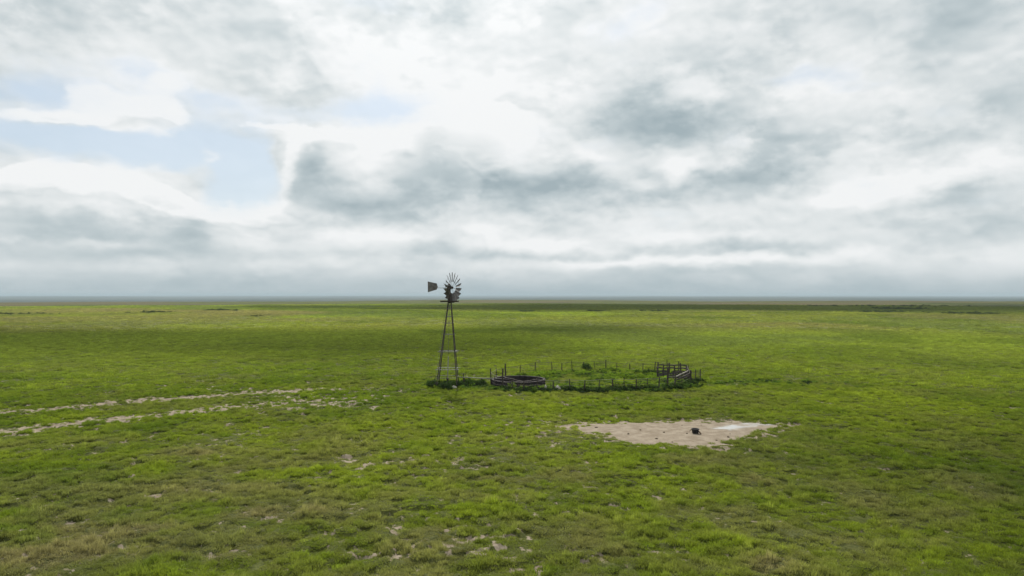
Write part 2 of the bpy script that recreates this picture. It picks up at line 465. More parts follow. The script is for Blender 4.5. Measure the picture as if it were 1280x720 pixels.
def leafy_mesh(name, mat, nl, rad, hgt, leaf, seed=0):
    r_ = random.Random(seed); vs, fs, bl = [], [], []
    lob = [(r_.uniform(-.5, .5) * rad, r_.uniform(-.5, .5) * rad, r_.uniform(.45, 1.0) * hgt, r_.uniform(.3, .6) * rad) for _ in range(7)]
    for i in range(nl):
        cx, cy, ch, cr = r_.choice(lob)
        a = r_.random() * 6.283; b = r_.random() ** .7; e = math.acos(1 - r_.random())
        x = cx + cr * b * math.sin(e) * math.cos(a); y = cy + cr * b * math.sin(e) * math.sin(a)
        z = ch * (.15 + .85 * r_.random() ** .6) - .4 * ch * (math.hypot(x - cx, y - cy) / cr) ** 2
        z = max(z, .02)
        nrm = Vector((r_.gauss(0, .6), r_.gauss(0, .6), .8)).normalized()
        t = nrm.orthogonal().normalized(); t = Matrix.Rotation(r_.random() * 6.28, 3, nrm) @ t; s_ = nrm.cross(t)
        l = leaf * r_.uniform(.5, 1.3); p = Vector((x, y, z)); n = len(vs)
        vs += [tuple(p), tuple(p + t * l * .5 + s_ * l * .28), tuple(p + t * l), tuple(p + t * l * .5 - s_ * l * .28)]
        fs += [(n, n + 1, n + 2, n + 3)]; q = r_.random(); bl += [q] * 4
    me = bpy.data.meshes.new(name); me.from_pydata(vs, [], fs)
    at = me.attributes.new('blade', 'FLOAT', 'POINT'); at.data.foreach_set('value', bl)
    me.materials.append(mat); return bpy.data.objects.new(name, me)

def proto_collection(name, objs):
    c = bpy.data.collections.new(name)          # never linked to the scene
    for o in objs: c.objects.link(o)
    return c

def scatter_object(name, pts, scl, rot, idx, tint, coll, label, kind='stuff'):
    me = bpy.data.meshes.new(name); n = len(pts)
    me.vertices.add(n); me.vertices.foreach_set('co', pts.astype(np.float32).ravel())
    def av(nm, typ, key, arr):
        a = me.attributes.new(nm, typ, 'POINT'); a.data.foreach_set(key, arr.ravel())
    av('scl', 'FLOAT_VECTOR', 'vector', scl.astype(np.float32)); av('rot', 'FLOAT_VECTOR', 'vector', rot.astype(np.float32))
    av('idx', 'INT', 'value', idx.astype(np.int32))
    t4 = np.ones((n, 4), np.float32); t4[:, :3] = tint
    av('tint', 'FLOAT_COLOR', 'color', t4)
    o = bpy.data.objects.new(name, me); COL.objects.link(o)
    ng = bpy.data.node_groups.new(name, 'GeometryNodeTree')
    ng.interface.new_socket('Geometry', in_out='INPUT', socket_type='NodeSocketGeometry')
    ng.interface.new_socket('Geometry', in_out='OUTPUT', socket_type='NodeSocketGeometry')
    gi = ng.nodes.new('NodeGroupInput'); go = ng.nodes.new('NodeGroupOutput')
    iop = ng.nodes.new('GeometryNodeInstanceOnPoints'); ci = ng.nodes.new('GeometryNodeCollectionInfo')
    ci.inputs['Collection'].default_value = coll; ci.inputs['Separate Children'].default_value = True; ci.inputs['Reset Children'].default_value = True
    def na(nm, dt):
        a = ng.nodes.new('GeometryNodeInputNamedAttribute'); a.data_type = dt; a.inputs['Name'].default_value = nm; return a.outputs['Attribute']
    L = ng.links.new
    L(gi.outputs[0], iop.inputs['Points']); L(ci.outputs[0], iop.inputs['Instance'])
    iop.inputs['Pick Instance'].default_value = True
    L(na('idx', 'INT'), iop.inputs['Instance Index']); L(na('rot', 'FLOAT_VECTOR'), iop.inputs['Rotation']); L(na('scl', 'FLOAT_VECTOR'), iop.inputs['Scale'])
    L(iop.outputs[0], go.inputs[0])
    md = o.modifiers.new('scatter', 'NODES'); md.node_group = ng
    tag(o, label, kind=kind)
    return o

GR = [tuft_mesh('tuft_a', M['grass'], 110, .24, .10, .016, .7, 1), tuft_mesh('tuft_b', M['grass'], 90, .20, .13, .015, .6, 2),
      tuft_mesh('tuft_c', M['grass'], 120, .28, .085, .018, .9, 3), tuft_mesh('tuft_d', M['grass'], 80, .16, .17, .013, .5, 4),
      tuft_mesh('tuft_e', M['grass'], 60, .14, .26, .010, .45, 5)]
GC = proto_collection('grass prototypes', GR)

def wedge(n, r0, r1, half=43):
    r = np.sqrt(rng.random(n) * (r1 ** 2 - r0 ** 2) + r0 ** 2)
    a = np.radians(rng.uniform(-half, half, n))
    return r * np.sin(a), r * np.cos(a)

P_, S_, Rt_, I_, T_ = [], [], [], [], []
def grass_lod(n, r0, r1, sxy, sz, thin_dirt=1.0):
    x, y = wedge(n, r0, r1)
    d = dirt_mask(x, y)
    b = fbm(x, y, .9, 3, 201); c = fbm(x, y, 3.5, 3, 205)
    pan = in_poly(x, y, PAN) > .3
    keep = rng.random(len(x)) > np.clip(d * 1.25 - .05, 0, np.where(pan, 1, .80)) * thin_dirt
    keep &= rng.random(len(x)) < ss(.12, .48, b * .6 + c * .4) * .75 + .25
    keep &= np.hypot(x - TANK_C[0], y - TANK_C[1]) > TANK_R + .25
    x, y, b, c, d = x[keep], y[keep], b[keep], c[keep], d[keep]
    n = len(x)
    t = cover(x, y)
    t = t * (rng.normal(1, .13, (n, 1)) * (0.80 + .42 * b[:, None])).clip(.5, 1.6)
    hh = (.45 + 1.15 * ss(.3, .75, b)) * (.7 + .6 * c)
    s = rng.uniform(.7, 1.35, n)
    sc = np.stack([s * sxy, s * sxy, s * sz * hh], 1)
    sc *= (1 - .62 * d)[:, None]
    dry = ss(.9, 1.35, t[:, 0] / t[:, 1])
    ix = rng.choice(5, n, p=[.26, .26, .28, .15, .05]); ix = np.where(rng.random(n) < dry * .7, 4, ix)
    P_.append(np.stack([x, y, height(x, y) - .01], 1)); S_.append(sc)
    Rt_.append(np.stack([rng.normal(0, .12, n), rng.normal(0, .12, n), rng.uniform(0, 6.28, n)], 1)); I_.append(ix); T_.append(t)
grass_lod(165000, 16, 75, .74, .90)
grass_lod(120000, 75, 190, 1.9, 1.25)
grass_lod(110000, 190, 620, 4.6, 1.7)
scatter_object('grass', np.concatenate(P_), np.concatenate(S_), np.concatenate(Rt_), np.concatenate(I_), np.concatenate(T_), GC,
               'short green prairie grass growing in tufts all over the plain')

# ------------------------------------------------------------------ lush weeds in and round the pen, by the tower and the pipe
WD = [leafy_mesh('weed_a', M['weed'], 420, .5, .42, .085, 1), leafy_mesh('weed_b', M['weed'], 380, .42, .55, .075, 2), leafy_mesh('weed_c', M['weed'], 300, .55, .28, .09, 3)]
WC = proto_collection('weed prototypes', WD)
def arr(l): return np.array(l, float)
wp, wh, wt = [], [], []
ringa = RING + [RING[0]]
def add_w(x, y, hs, col, var=.18):
    if math.hypot(x - TANK_C[0], y - TANK_C[1]) < TANK_R + .8: return
    wp.append((x, y)); wh.append(hs); k = random.gauss(1, var); wt.append([max(.01, c * k) for c in col])
DKG = (.030, .056, .009); MDG = (.095, .165, .016); BRG = (.150, .230, .016)
xs = rng.uniform(-3, 20, 2800); ys = rng.uniform(60, 81, 2800)
ins = in_poly(xs, ys, RING)
nz = fbm(xs, ys, 3.0, 3, 401)
for x, y, i_, v in zip(xs, ys, ins, nz):
    if i_ > .3 and v > .36:
        add_w(x, y, .5 + 2.2 * max(0, v - .40), (MDG if v < .46 else BRG) if random.random() < .84 else DKG)
    elif -.9 < i_ <= .3 and y > 70 and random.random() < .25:
        add_w(x, y, .45, MDG)
def along(pts, n, spread, hs, col, pw=1.0):
    seg = [math.dist(a, b) for a, b in zip(pts[:-1], pts[1:])]; T = sum(seg)
    for _ in range(n):
        t = random.random() * T; k = 0
        while t > seg[k] and k < len(seg) - 1: t -= seg[k]; k += 1
        a, b = pts[k], pts[k + 1]; u = min(1, t / seg[k])
        add_w(a[0] + (b[0] - a[0]) * u + random.gauss(0, spread), a[1] + (b[1] - a[1]) * u + random.gauss(0, spread), hs * random.uniform(.6, 1.35), col)
NEARSIDE = RING[18:]
along(NEARSIDE[:15], 260, .42, .95, DKG)
along(NEARSIDE[13:], 170, .42, .66, DKG)
along(NEARSIDE, 150, .6, .7, MDG)
along([RING[9], RING[10], RING[11]], 26, .4, .9, DKG)
along([g(800, 466), g(822, 468), g(845, 470)], 46, .45, .95, DKG)
along([g(862, 478), g(874, 477)], 22, .35, .8, DKG)
along([g(536, 482.5), g(560, 482.5), g(585, 481.5), g(612, 481)], 190, .42, 1.15, DKG)
along([g(560, 480), g(612, 479)], 60, .35, .8, DKG)
along([g(534, 484), g(600, 485), g(640, 488)], 80, .5, .55, MDG)
along([g(870, 479), g(1000, 478), g(1060, 482)], 90, .9, .5, MDG)
along([g(880, 478), g(960, 477), g(1040, 480)], 40, .8, .45, DKG)
# thin dark scrub lines far off
def scrub(a, b, n, hs, spread):
    for _ in range(n):
        u = random.random(); add_w(a[0] + (b[0] - a[0]) * u + random.gauss(0, spread), a[1] + (b[1] - a[1]) * u + random.gauss(0, spread), hs * random.uniform(.6, 1.3), (.045, .065, .022))
scrub(g(1085, 390.5), g(1130, 390.3), 90, 1.9, 5); scrub(g(1195, 392.6), g(1235, 393), 80, 1.9, 4)
scrub(g(1100, 386), g(1140, 385.9), 60, 2.6, 6); scrub(g(657, 389.3), g(664, 389.3), 22, 1.9, 2.5)
scrub(g(742, 389.4), g(752, 389.4), 26, 1.9, 2.5); scrub(g(812, 389.2), g(824, 389.2), 26, 1.9, 3)
scrub(g(185, 391), g(204, 390.6), 50, 1.9, 3); scrub(g(262, 388.6), g(284, 388.4), 44, 2.0, 3); scrub(g(-40, 393), g(60, 392.3), 60, 1.5, 3)
scrub(g(310, 396), g(330, 395.6), 24, 1.2, 2)
scrub(g(1000, 383), g(1200, 382.6), 90, 2.4, 8)
wp = arr(wp); wh = arr(wh); wt = arr(wt); n_ = len(wp)
rr_ = np.hypot(wp[:, 0], wp[:, 1])
sxy = np.where(rr_ > 200, wh * 1.6, .55 + .45 * wh) * rng.uniform(.8, 1.2, n_)
scatter_object('weeds', np.stack([wp[:, 0], wp[:, 1], height(wp[:, 0], wp[:, 1]) - .03], 1), np.stack([sxy, sxy, wh * rng.uniform(.8, 1.2, n_)], 1),
               np.stack([np.zeros(n_), np.zeros(n_), rng.uniform(0, 6.28, n_)], 1), rng.integers(0, 3, n_), wt, WC,
               'rank dark green weeds crowding the round pen, the pipe and the tower foot')

# ------------------------------------------------------------------ shrubs one can tell apart
def shrub(px, py, rad, hgt, col, label, seed):
    x, y = g(px, py); root = empty('shrub', (x, y, h1(x, y)))
    tag(root, label, 'shrub')
    mt = mat_grass('shrub leaves', trans=.3, attr=False, base=col)
    o = leafy_mesh('foliage', mt, int(900 * rad * rad / .4 + 700), rad, hgt, .085, seed); COL.objects.link(o); o.parent = root
    s_ = MB(); rr = random.Random(seed)
    for k in range(7):
        a = k * .9; s_.tube([(0, 0, -.05), (math.cos(a) * rad * .15, math.sin(a) * rad * .15, hgt * .35), (math.cos(a) * rad * .4, math.sin(a) * rad * .4, hgt * rr.uniform(.6, .85))], .02, 6, rads=[.025, .018, .008])
    s_.build('stem', M['stem'], root, True)
shrub(734, 463.4, 1.05, 1.0, (.035, .065, .016), 'round dark green shrub against the far side of the pen fence', 21)
shrub(556, 485.2, .85, .62, (.040, .075, .016), 'low dark bush between the front legs of the windmill tower', 22)
shrub(540, 482.5, .62, .75, (.055, .105, .018), 'green bush just outside the left leg of the windmill tower', 23)
shrub(688, 487.0, .62, .62, (.17, .24, .03), 'bright yellow-green bush beside the tank between two pale stones', 24)

# ------------------------------------------------------------------ windmill
def build_windmill():
    cx, cy = -6.16, 65.4
    z0 = h1(cx, cy)
    root = empty('windmill', (cx, cy, z0))
    tag(root, 'tall lattice windmill with multi-bladed wheel and tail vane beside the round pen', 'windmill')
    bw, tw, zt = 1.03, .155, 8.2
    lean = .19
    def corner(sx, sy, z):
        k = z / zt; w = bw + (tw - bw) * k
        return Vector((sx * w + lean * k, sy * w, z))
    def axis(z): return Vector((lean * z / zt, 0, z))
    for sx in (-1, 1):
        for sy in (-1, 1):
            m = MB(); a = corner(sx, sy, -.25); b = corner(sx, sy, 9.25)
            # angle-iron: two flanges meeting at the corner
            fl = .085
            m.bar(a + Vector((-sx * fl / 2, 0, 0)), b + Vector((-sx * fl * .35, 0, 0)), fl, .014, (0, 1, 0))
            m.bar(a + Vector((0, -sy * fl / 2 - sy * .009, 0)), b + Vector((0, -sy * fl * .35 - sy * .009, 0)), .014, fl, (0, 1, 0))
            m.build('leg', M['iron'], root)
            f = MB(); p = corner(sx, sy, 0); f.bar((p.x, p.y, -.3), (p.x, p.y, .1), .34)
            f.build('footing', M['concrete'], root, bevel=.02)
    levels = [.95, 1.73, 3.40, 5.02, 6.10, 6.73, 7.5]
    for z in levels:
        main = z in (1.73, 3.40); mat = M['girt'] if main else M['galv']; s_ = .055 if main else .035
        g_ = MB(); e = .28 if main else .04
        for sy in (-1, 1):
            a, b = corner(-1, sy, z), corner(1, sy, z)
            dx = (b - a).normalized(); g_.bar(a - dx * e + Vector((0, sy * .02, 0)), b + dx * e + Vector((0, sy * .02, 0)), s_, s_)
        for sx in (-1, 1):
            a, b = corner(sx, -1, z), corner(sx, 1, z)
            g_.bar(a + Vector((sx * .02, 0, .04)), b + Vector((sx * .02, 0, .04)), s_ * .8, s_ * .8)
        g_.build('girt', mat, root)
    lv = [0.05, 1.73, 3.40, 5.02, 6.73, 8.1]
    for za, zb in zip(lv[:-1], lv[1:]):
        w = MB()
        for (p, q) in (((-1, -1), (1, -1)), ((1, -1), (1, 1)), ((1, 1), (-1, 1)), ((-1, 1), (-1, -1))):
            w.tube([corner(*p, za), corner(*q, zb)], .006, 5); w.tube([corner(*q, za), corner(*p, zb)], .006, 5)
        w.build('brace', M['wire'], root)
    # ladder up the left face
    l = MB()
    for q in (-.13, .13): l.bar(corner(-1, -1, .4) + Vector((q, -.02, 0)), corner(-1, -1, 8.0) + Vector((q, -.02, 0)), .02, .02)
    for z in np.arange(.5, 8.0, .33):
        a = corner(-1, -1, z); l.bar(a + Vector((-.13, -.02, 0)), a + Vector((.13, -.02, 0)), .016, .016)
    l.build('ladder', M['galv'], root)
    # pump rod, drop pipe and head
    p = MB(); p.tube([(0, 0, .9), axis(9.3)], .014, 8); p.build('pump_rod', M['galv'], root, True)
    p = MB(); p.tube([(0, 0, -.1), (0, 0, 1.0), axis(2.9)], .045, 10); p.build('drop_pipe', M['pipe'], root, True)
    p = MB(); p.lathe([(.0, .25), (.12, .25), (.12, .45), (.09, .5), (.09, .72), (.14, .75), (.14, .82), (0, .82)], 16); p.build('pump_head', M['iron'], root)
    # platform
    pl = MB(); c = axis(zt)
    for k in range(9):
        y = -.78 + k * .195
        if abs(y) < .12: continue
        pl.bar(c + Vector((-.80, y, 0)), c + Vector((.80, y, 0)), .15, .035)
    pl.bar(c + Vector((-.42, -.85, -.05)), c + Vector((-.42, .85, -.05)), .06, .06); pl.bar(c + Vector((.42, -.85, -.05)), c + Vector((.42, .85, -.05)), .06, .06)
    for q in (-.80, .80):
        pl.bar(c + Vector((-.82, q, -.02)), c + Vector((.82, q, -.02)), .05, .13); pl.bar(c + Vector((q, -.77, -.02)), c + Vector((q, .77, -.02)), .05, .13)
    pl.build('platform', M['post'], root)
    mast = MB(); mast.tube([axis(8.0), axis(9.38)], .075, 12); mast.build('mast', M['iron'], root, True)
    # turning head: axle direction n is horizontal, pointing right and away
    th = math.atan2(.60, .80); n = Vector((math.cos(th), math.sin(th), 0)); t = Vector((-n.y, n.x, 0)); up = Vector((0, 0, 1))
    hub = axis(9.50); top = hub
    gb = MB()
    def box(m, c, a, b, h, ta=1.0, tb=1.0):
        vs = []
        for z_, ka, kb in ((-h / 2, 1, 1), (h / 2, ta, tb)):
            for sa, sb in ((-1, -1), (1, -1), (1, 1), (-1, 1)):
                vs.append(c + n * sa * a / 2 * ka + t * sb * b / 2 * kb + up * z_)
        m.add(vs, [(0, 3, 2, 1), (4, 5, 6, 7), (0, 1, 5, 4), (1, 2, 6, 5), (2, 3, 7, 6), (3, 0, 4, 7)])
    box(gb, hub - n * .10 - up * .02, .36, .26, .30)
    gb.build('gearbox', M['iron'], root, bevel=.03)
    hd = MB(); box(hd, hub + up * .26 - n * .10, .38, .28, .26, .30, .45); hd.build('hood', M['galv'], root, bevel=.02)
    ax = MB(); ax.tube([hub + n * .1, hub + n * .36], .05, 12); ax.tube([hub + n * .18, hub + n * .30], .13, 16); ax.build('hub', M['iron'], root, True)
    wc = hub + n * .24
    Ro, Ri = 1.46, .56
    def P(r, a, off=0.0): return wc + (t * math.cos(a) + up * math.sin(a)) * r + n * off
    NB = 18; beta = math.radians(38)
    for k in range(NB):
        a = 2 * math.pi * (k + .5) / NB
        rad = t * math.cos(a) + up * math.sin(a); tan = -t * math.sin(a) + up * math.cos(a)
        m = MB(); rows = 5; cols = 5; vs = []
        for side in (0, 1):
            for i in range(rows):
                u = i / (rows - 1); r_ = Ri + (Ro - Ri) * u; ch = .20 + .28 * u
                be = beta + .10 * (1 - u)
                for j in range(cols):
                    w = (j / (cols - 1) - .5); cd = tan * math.cos(be) + n * math.sin(be) * BSIGN
                    nn = (rad.cross(cd)).normalized()
                    vs.append(wc + rad * r_ + cd * w * ch + nn * (.045 * (1 - (2 * w) ** 2) + (.003 if side else 0)))
        fs = []; Q = rows * cols
        for i in range(rows - 1):
            for j in range(cols - 1):
                a0 = i * cols + j; fs += [(a0, a0 + 1, a0 + cols + 1, a0 + cols), (Q + a0, Q + a0 + cols, Q + a0 + cols + 1, Q + a0 + 1)]
        m.add(vs, fs); m.build('blade', M['blade'], root, True)
    rims = MB()
    for r_, off in ((.72, 0), (1.22, .0)):
        pts = [P(r_, 2 * math.pi * k / 54, off) for k in range(55)]
        rims.tube(pts, .009, 5, caps=False)
    rims.build('rim', M['galv'], root)
    for k in range(6):
        a = 2 * math.pi * k / 6 + .2
        sp = MB(); sp.tube([wc + (P(1, a) - wc) * .1 + n * .05, P(1.22, a)], .008, 5); sp.tube([wc + (P(1, a) - wc) * .1 - n * .05, P(1.22, a)], .008, 5)
        sp.build('spoke', M['galv'], root)
    # tail
    tb = MB(); s0 = hub - n * .2; s1 = hub - n * 2.45
    tb.tube([s0 + up * .02, s1 + up * -.05], .014, 8); tb.tube([s0 - up * .14, hub - n * 1.45 - up * .05], .011, 8)
    tb.tube([s0 + up * .25, hub - n * 1.5 + up * .1], .007, 6)
    tb.build('tail_boom', M['galv'], root, True)
    vn = MB(); th_ = t * .004
    out = [(1.36, .08), (1.46, .38), (2.44, .56), (2.42, -.46), (1.46, -.20)]
    vs = [hub - n * d + up * z_ + th_ for d, z_ in out] + [hub - n * d + up * z_ - th_ for d, z_ in out]; q = len(out)
    vn.add(vs, [tuple(range(q)), tuple(range(2 * q - 1, q - 1, -1))] + [(i, (i + 1) % q, (i + 1) % q + q, i + q)[::-1] for i in range(q)])
    vn.build('tail_vane', M['blade'], root)
BSIGN = -1
build_windmill()

# ------------------------------------------------------------------ stock tank
tx, ty = TANK_C; tz = h1(tx, ty)
tank = empty('stock_tank', (tx, ty, tz)); tag(tank, 'low round concrete stock tank with stained dark walls inside the pen fence', 'stock tank')
Rt = TANK_R
w = MB(); w.lathe([(Rt, -.25), (Rt + .01, .52), (Rt - .18, .52), (Rt - .20, -.05)], 96, wob=.012, seed=3); w.build('tank_wall', M['concrete'], tank)
w = MB(); w.lathe([(Rt + .02, .523), (Rt + .02, .545), (Rt + .01, .56), (Rt - .17, .56), (Rt - .19, .545), (Rt - .19, .523)], 96, wob=.012, seed=3, close=True); w.build('rim', M['rim'], tank)
w = MB(); w.lathe([(Rt - .19, .06), (1.6, .03), (.001, .05)], 64); w.build('tank_floor', M['mud'], tank)

# pipe from the pump to the tank
pr = empty('water_pipe', (*g(576, 480), h1(*g(576, 480)))); tag(pr, 'pale steel pipe on short props running from the tower to the tank', 'pipe')
a0 = Vector((*g(574, 480.5), .72)); b0 = Vector((*g(630, 482.3), .70)); off = pr.location
w = MB(); w.tube([a0 - off, (a0 + b0) / 2 - off + Vector((0, 0, -.03)), b0 - off], .04, 10); w.build('pipe', M['pipe'], pr, True)
for u in (.12, .5, .8):
    w = MB(); p = a0.lerp(b0, u) - off; w.bar((p.x, p.y, -.2), (p.x, p.y, p.z - .06), .09); w.build('prop', M['post'], pr)
# T-topped stub post
x, y = g(579.3, 480); z = h1(x, y); sp = empty('marker_post', (x, y, z)); tag(sp, 'slim dark post with a short crossbar right beside the tower', 'post')
w = MB(); w.bar((0, 0, -.3), (0, 0, 1.15), .09); w.build('post', M['post'], sp)
w = MB(); w.bar((-.26, -.06, 1.08), (.26, -.06, 1.11), .06, .05); w.build('crossbar', M['post'], sp)

# ------------------------------------------------------------------ pen fence
fx, fy = 8.0, 71.0
fence = empty('wire_fence', (fx, fy, 0)); tag(fence, 'rounded pen fence of thin weathered posts and slack wire round the tank', 'fence')
ph = []
tall = {0: 1.5, 1: 1.25, 2: 1.55, 3: 1.2, 15: 1.55, 16: 1.5, 17: 1.45, 19: 1.6, 20: 1.45, 21: 2.0, 34: 1.85}
for i, (x, y) in enumerate(RING):
    hgt = tall.get(i, random.uniform(.98, 1.3)); thick = random.choice((.075, .09, .10, .07)) if i % 2 else .12
    if i in (2, 34, 21): thick = .16
    z = h1(x, y); m = MB(); dx, dy = random.gauss(0, .04), random.gauss(0, .04)
    m.tube([(x - fx, y - fy, z - .4), (x - fx + dx * .5, y - fy + dy * .5, z + hgt * .5), (x - fx + dx, y - fy + dy, z + hgt)], thick / 2, 8, rads=[thick / 2, thick / 2 * .93, thick / 2 * .85])
    m.build('post', M['post'], fence)
    ph.append((x, y, z, hgt))
for lv in (.28, .55, .82, .98):
    m = MB(); n0 = len(ph)
    for i in range(n0):
        a, b = ph[i], ph[(i + 1) % n0]
        A = Vector((a[0] - fx, a[1] - fy, a[2] + lv * min(1.15, a[3]))); B = Vector((b[0] - fx, b[1] - fy, b[2] + lv * min(1.15, b[3])))
        mid = (A + B) / 2 + Vector((0, 0, -.05 * random.random() - .01))
        m.tube([A, mid, B], .016 if lv == .98 else .007, 5)
    m.build('wire', M['wire'], fence)

# board pen / loading chute at the right-hand end
bp = empty('board_pen', (*g(842, 474), 0)); tag(bp, 'dark weathered board chute with broken rails at the pen end', 'cattle chute')
bo = bp.location
def plank_run(A, B, nposts, hgt, rails, drop=0.0, sd=0, pm='post'):
    r_ = random.Random(sd)
    for k in range(nposts):
        u = k / (nposts - 1); x = A[0] + (B[0] - A[0]) * u; y = A[1] + (B[1] - A[1]) * u; z = h1(x, y)
        m = MB(); hh = hgt * r_.uniform(.9, 1.25); q = r_.gauss(0, .05)
        m.bar((x - bo.x, y - bo.y, z - .3), (x - bo.x + q, y - bo.y, z + hh), .12, .12); m.build('post', M[pm], bp)
    for j in range(rails):
        zz = .22 + j * (hgt - .28) / max(1, rails - 1)
        for k in range(nposts - 1):
            m = MB()
            if r_.random() < drop: continue
            u0, u1 = k / (nposts - 1), (k + 1) / (nposts - 1)
            a = Vector((A[0] + (B[0] - A[0]) * u0 - bo.x, A[1] + (B[1] - A[1]) * u0 - bo.y - .08, zz + r_.gauss(0, .03)))
            b = Vector((A[0] + (B[0] - A[0]) * u1 - bo.x, A[1] + (B[1] - A[1]) * u1 - bo.y - .08, zz + r_.gauss(0, .03)))
            m.bar(a, b, .03, .13); m.build('rail', M['board'], bp)
plank_run(g(822, 469.5), g(858, 470.5), 6, 1.25, 4, .15, 2)
plank_run(g(822, 474.5), g(861, 477.5), 7, .95, 5, .08, 3)
plank_run(g(858, 470.5), g(862, 479), 4, 1.15, 4, .1, 4)
plank_run(g(822, 469.5), g(822, 474.5), 3, 1.0, 4, .1, 5)
for k in range(4):
    px = 850 + k * 2.6
    x, y = g(px, 478.6); m = MB()
    m.bar((x - bo.x - .5, y - bo.y, .25 + .07 * k), (x - bo.x + .55, y - bo.y + .1, .75 + .1 * k), .035, .09); m.build('loose_board', M['board'], bp)
# fallen pale pole
x, y = g(843.5, 480.0); x2, y2 = g(860, 480.5)
po = empty('wooden_pole', (x, y, h1(x, y))); tag(po, 'long bleached pole leaning up across the dark chute boards', 'pole')
m = MB(); m.tube([(0, 0, .62), ((x2 - x) / 2, (y2 - y) / 2, .95), (x2 - x, y2 - y, 1.27)], .05, 8, rads=[.055, .05, .04]); m.tube([(0.02, 0.03, .6), (-.05, .1, -.1)], .04, 8); m.build('pole', M['palewood'], po, True)
# wire panel at the far right
x, y = g(863, 478.5); cp = empty('wire_hurdle', (x, y, h1(x, y))); tag(cp, 'reddish rusty wire hurdle standing beyond the end of the board chute', 'hurdle')
x2, y2 = g(875.5, 477); vx = Vector((x2 - x, y2 - y, 0))
m = MB()
for k in range(9):
    p = vx * (k / 8); m.tube([p, p + Vector((0, 0, 1.12))], .009, 5)
for j in range(6):
    m.tube([Vector((0, 0, .12 + j * .2)), vx + Vector((0, 0, .12 + j * .2))], .009, 5)
m.build('mesh', M['wire'], cp)
for u in (.04, .5, .98):
    m = MB(); p = vx * u; m.bar(p + Vector((0, .06, -.3)), p + Vector((0, .06, 1.2)), .08); m.build('post', M['post'], cp)

# ------------------------------------------------------------------ stones, tub, clods
def stone(px, py, sx, sy, sz, label, mat='stone', seed=0, name='stone', cat='stone', group=None, at=None):
    x, y = at if at else g(px, py); r_ = random.Random(seed)
    import bmesh
    bm = bmesh.new(); bmesh.ops.create_icosphere(bm, subdivisions=3, radius=1)
    for v in bm.verts:
        n = v.co.normalized(); k = 1 + .16 * math.sin(n.x * 3.1 + seed) + .12 * math.sin(n.y * 4.3 + seed * 2) + .08 * math.sin(n.z * 6 + n.x * 5 + seed)
        v.co = Vector((n.x * sx * k, n.y * sy * k, max(-.5, n.z) * sz * k))
    me = bpy.data.meshes.new(name); bm.to_mesh(me); bm.free(); me.materials.append(M[mat])
    me.polygons.foreach_set('use_smooth', [True] * len(me.polygons))
    o = bpy.data.objects.new(name, me); COL.objects.link(o); o.location = (x, y, h1(x, y) + sz * .25); o.rotation_euler = (0, 0, r_.random() * 3)
    tag(o, label, cat, group); return o
stone(681.8, 488.4, .17, .15, .42, 'small pale stone on the tank side of the yellow-green bush', seed=2)
stone(698, 489.3, .30, .18, .36, 'wider pale stone to the right of the yellow-green bush', seed=3)
stone(568, 485, .24, .16, .20, 'pale stone lying in the weeds at the foot of the windmill tower', seed=4)

x, y = g(868.6, 540.0); tb = empty('feed_tub', (x, y, h1(x, y)), R(15)); tag(tb, 'small black feed tub standing alone on the bare tan ground', 'tub')
m = MB(); m.lathe([(.001, .0), (.17, .0), (.195, .02), (.222, .25), (.252, .262), (.256, .295), (.236, .302), (.212, .28), (.185, .05), (.001, .04)], 48, wob=.03, seed=9)
m.build('tub_body', M['rubber'], tb, True)
m = MB(); m.tube([(-.225, 0, .23), (-.32, -.02, .25), (-.40, -.04, .20), (-.42, -.03, .15)], .016, 8, rads=[.03, .028, .02, .012]); m.build('rope', M['rope'], tb, True)
m = MB(); m.tube([(.215, -.05, .12), (.26, -.16, .05), (.23, -.30, .012), (.20, -.36, .01)], .02, 8, rads=[.045, .04, .028, .015]); m.build('strap', M['rope'], tb, True)

clods = [(800, 536), (829.5, 539), (912, 541), (951, 536.5), (785, 541), (858, 540.5), (876, 530), (852, 530.5), (745, 533), (910, 545), (895, 549), (840, 551), (820, 547)]
for i, (a_, b_) in enumerate(clods):
    s_ = random.uniform(.035, .075)
    stone(a_, b_, s_ * 1.3, s_, s_ * .7, 'dark earth clod lying loose on the bare tan ground', 'darkstone', i + 10, 'earth_clod', 'clod', 'dark clods on the bare ground')

# ------------------------------------------------------------------ clouds overhead: they shade parts of the plain
def mat_cloud():
    m, nt = new_mat('thin cloud'); n = N(nt)
    d = n.node('ShaderNodeBsdfDiffuse'); d.inputs[0].default_value = (.85, .86, .88, 1)
    t = n.node('ShaderNodeBsdfTranslucent'); t.inputs[0].default_value = (.85, .86, .88, 1)
    tr = n.node('ShaderNodeBsdfTransparent')
    a = n.node('ShaderNodeMixShader'); a.inputs[0].default_value = .5; nt.links.new(d.outputs[0], a.inputs[1]); nt.links.new(t.outputs[0], a.inputs[2])
    P = n.coord('Object'); f = n.map(n.noise(P, .045, 4, .6), .35, .65, .22, .62)
    b = n.node('ShaderNodeMixShader'); n.put(b.inputs[0], f); nt.links.new(a.outputs[0], b.inputs[1]); nt.links.new(tr.outputs[0], b.inputs[2])
    n.out(b.outputs[0]); return m
MC = mat_cloud()
CH = 560.0
sd = Vector((math.sin(R(SUN_AZ)) * math.cos(R(SUN_EL)), math.cos(R(SUN_AZ)) * math.cos(R(SUN_EL)), math.sin(R(SUN_EL))))
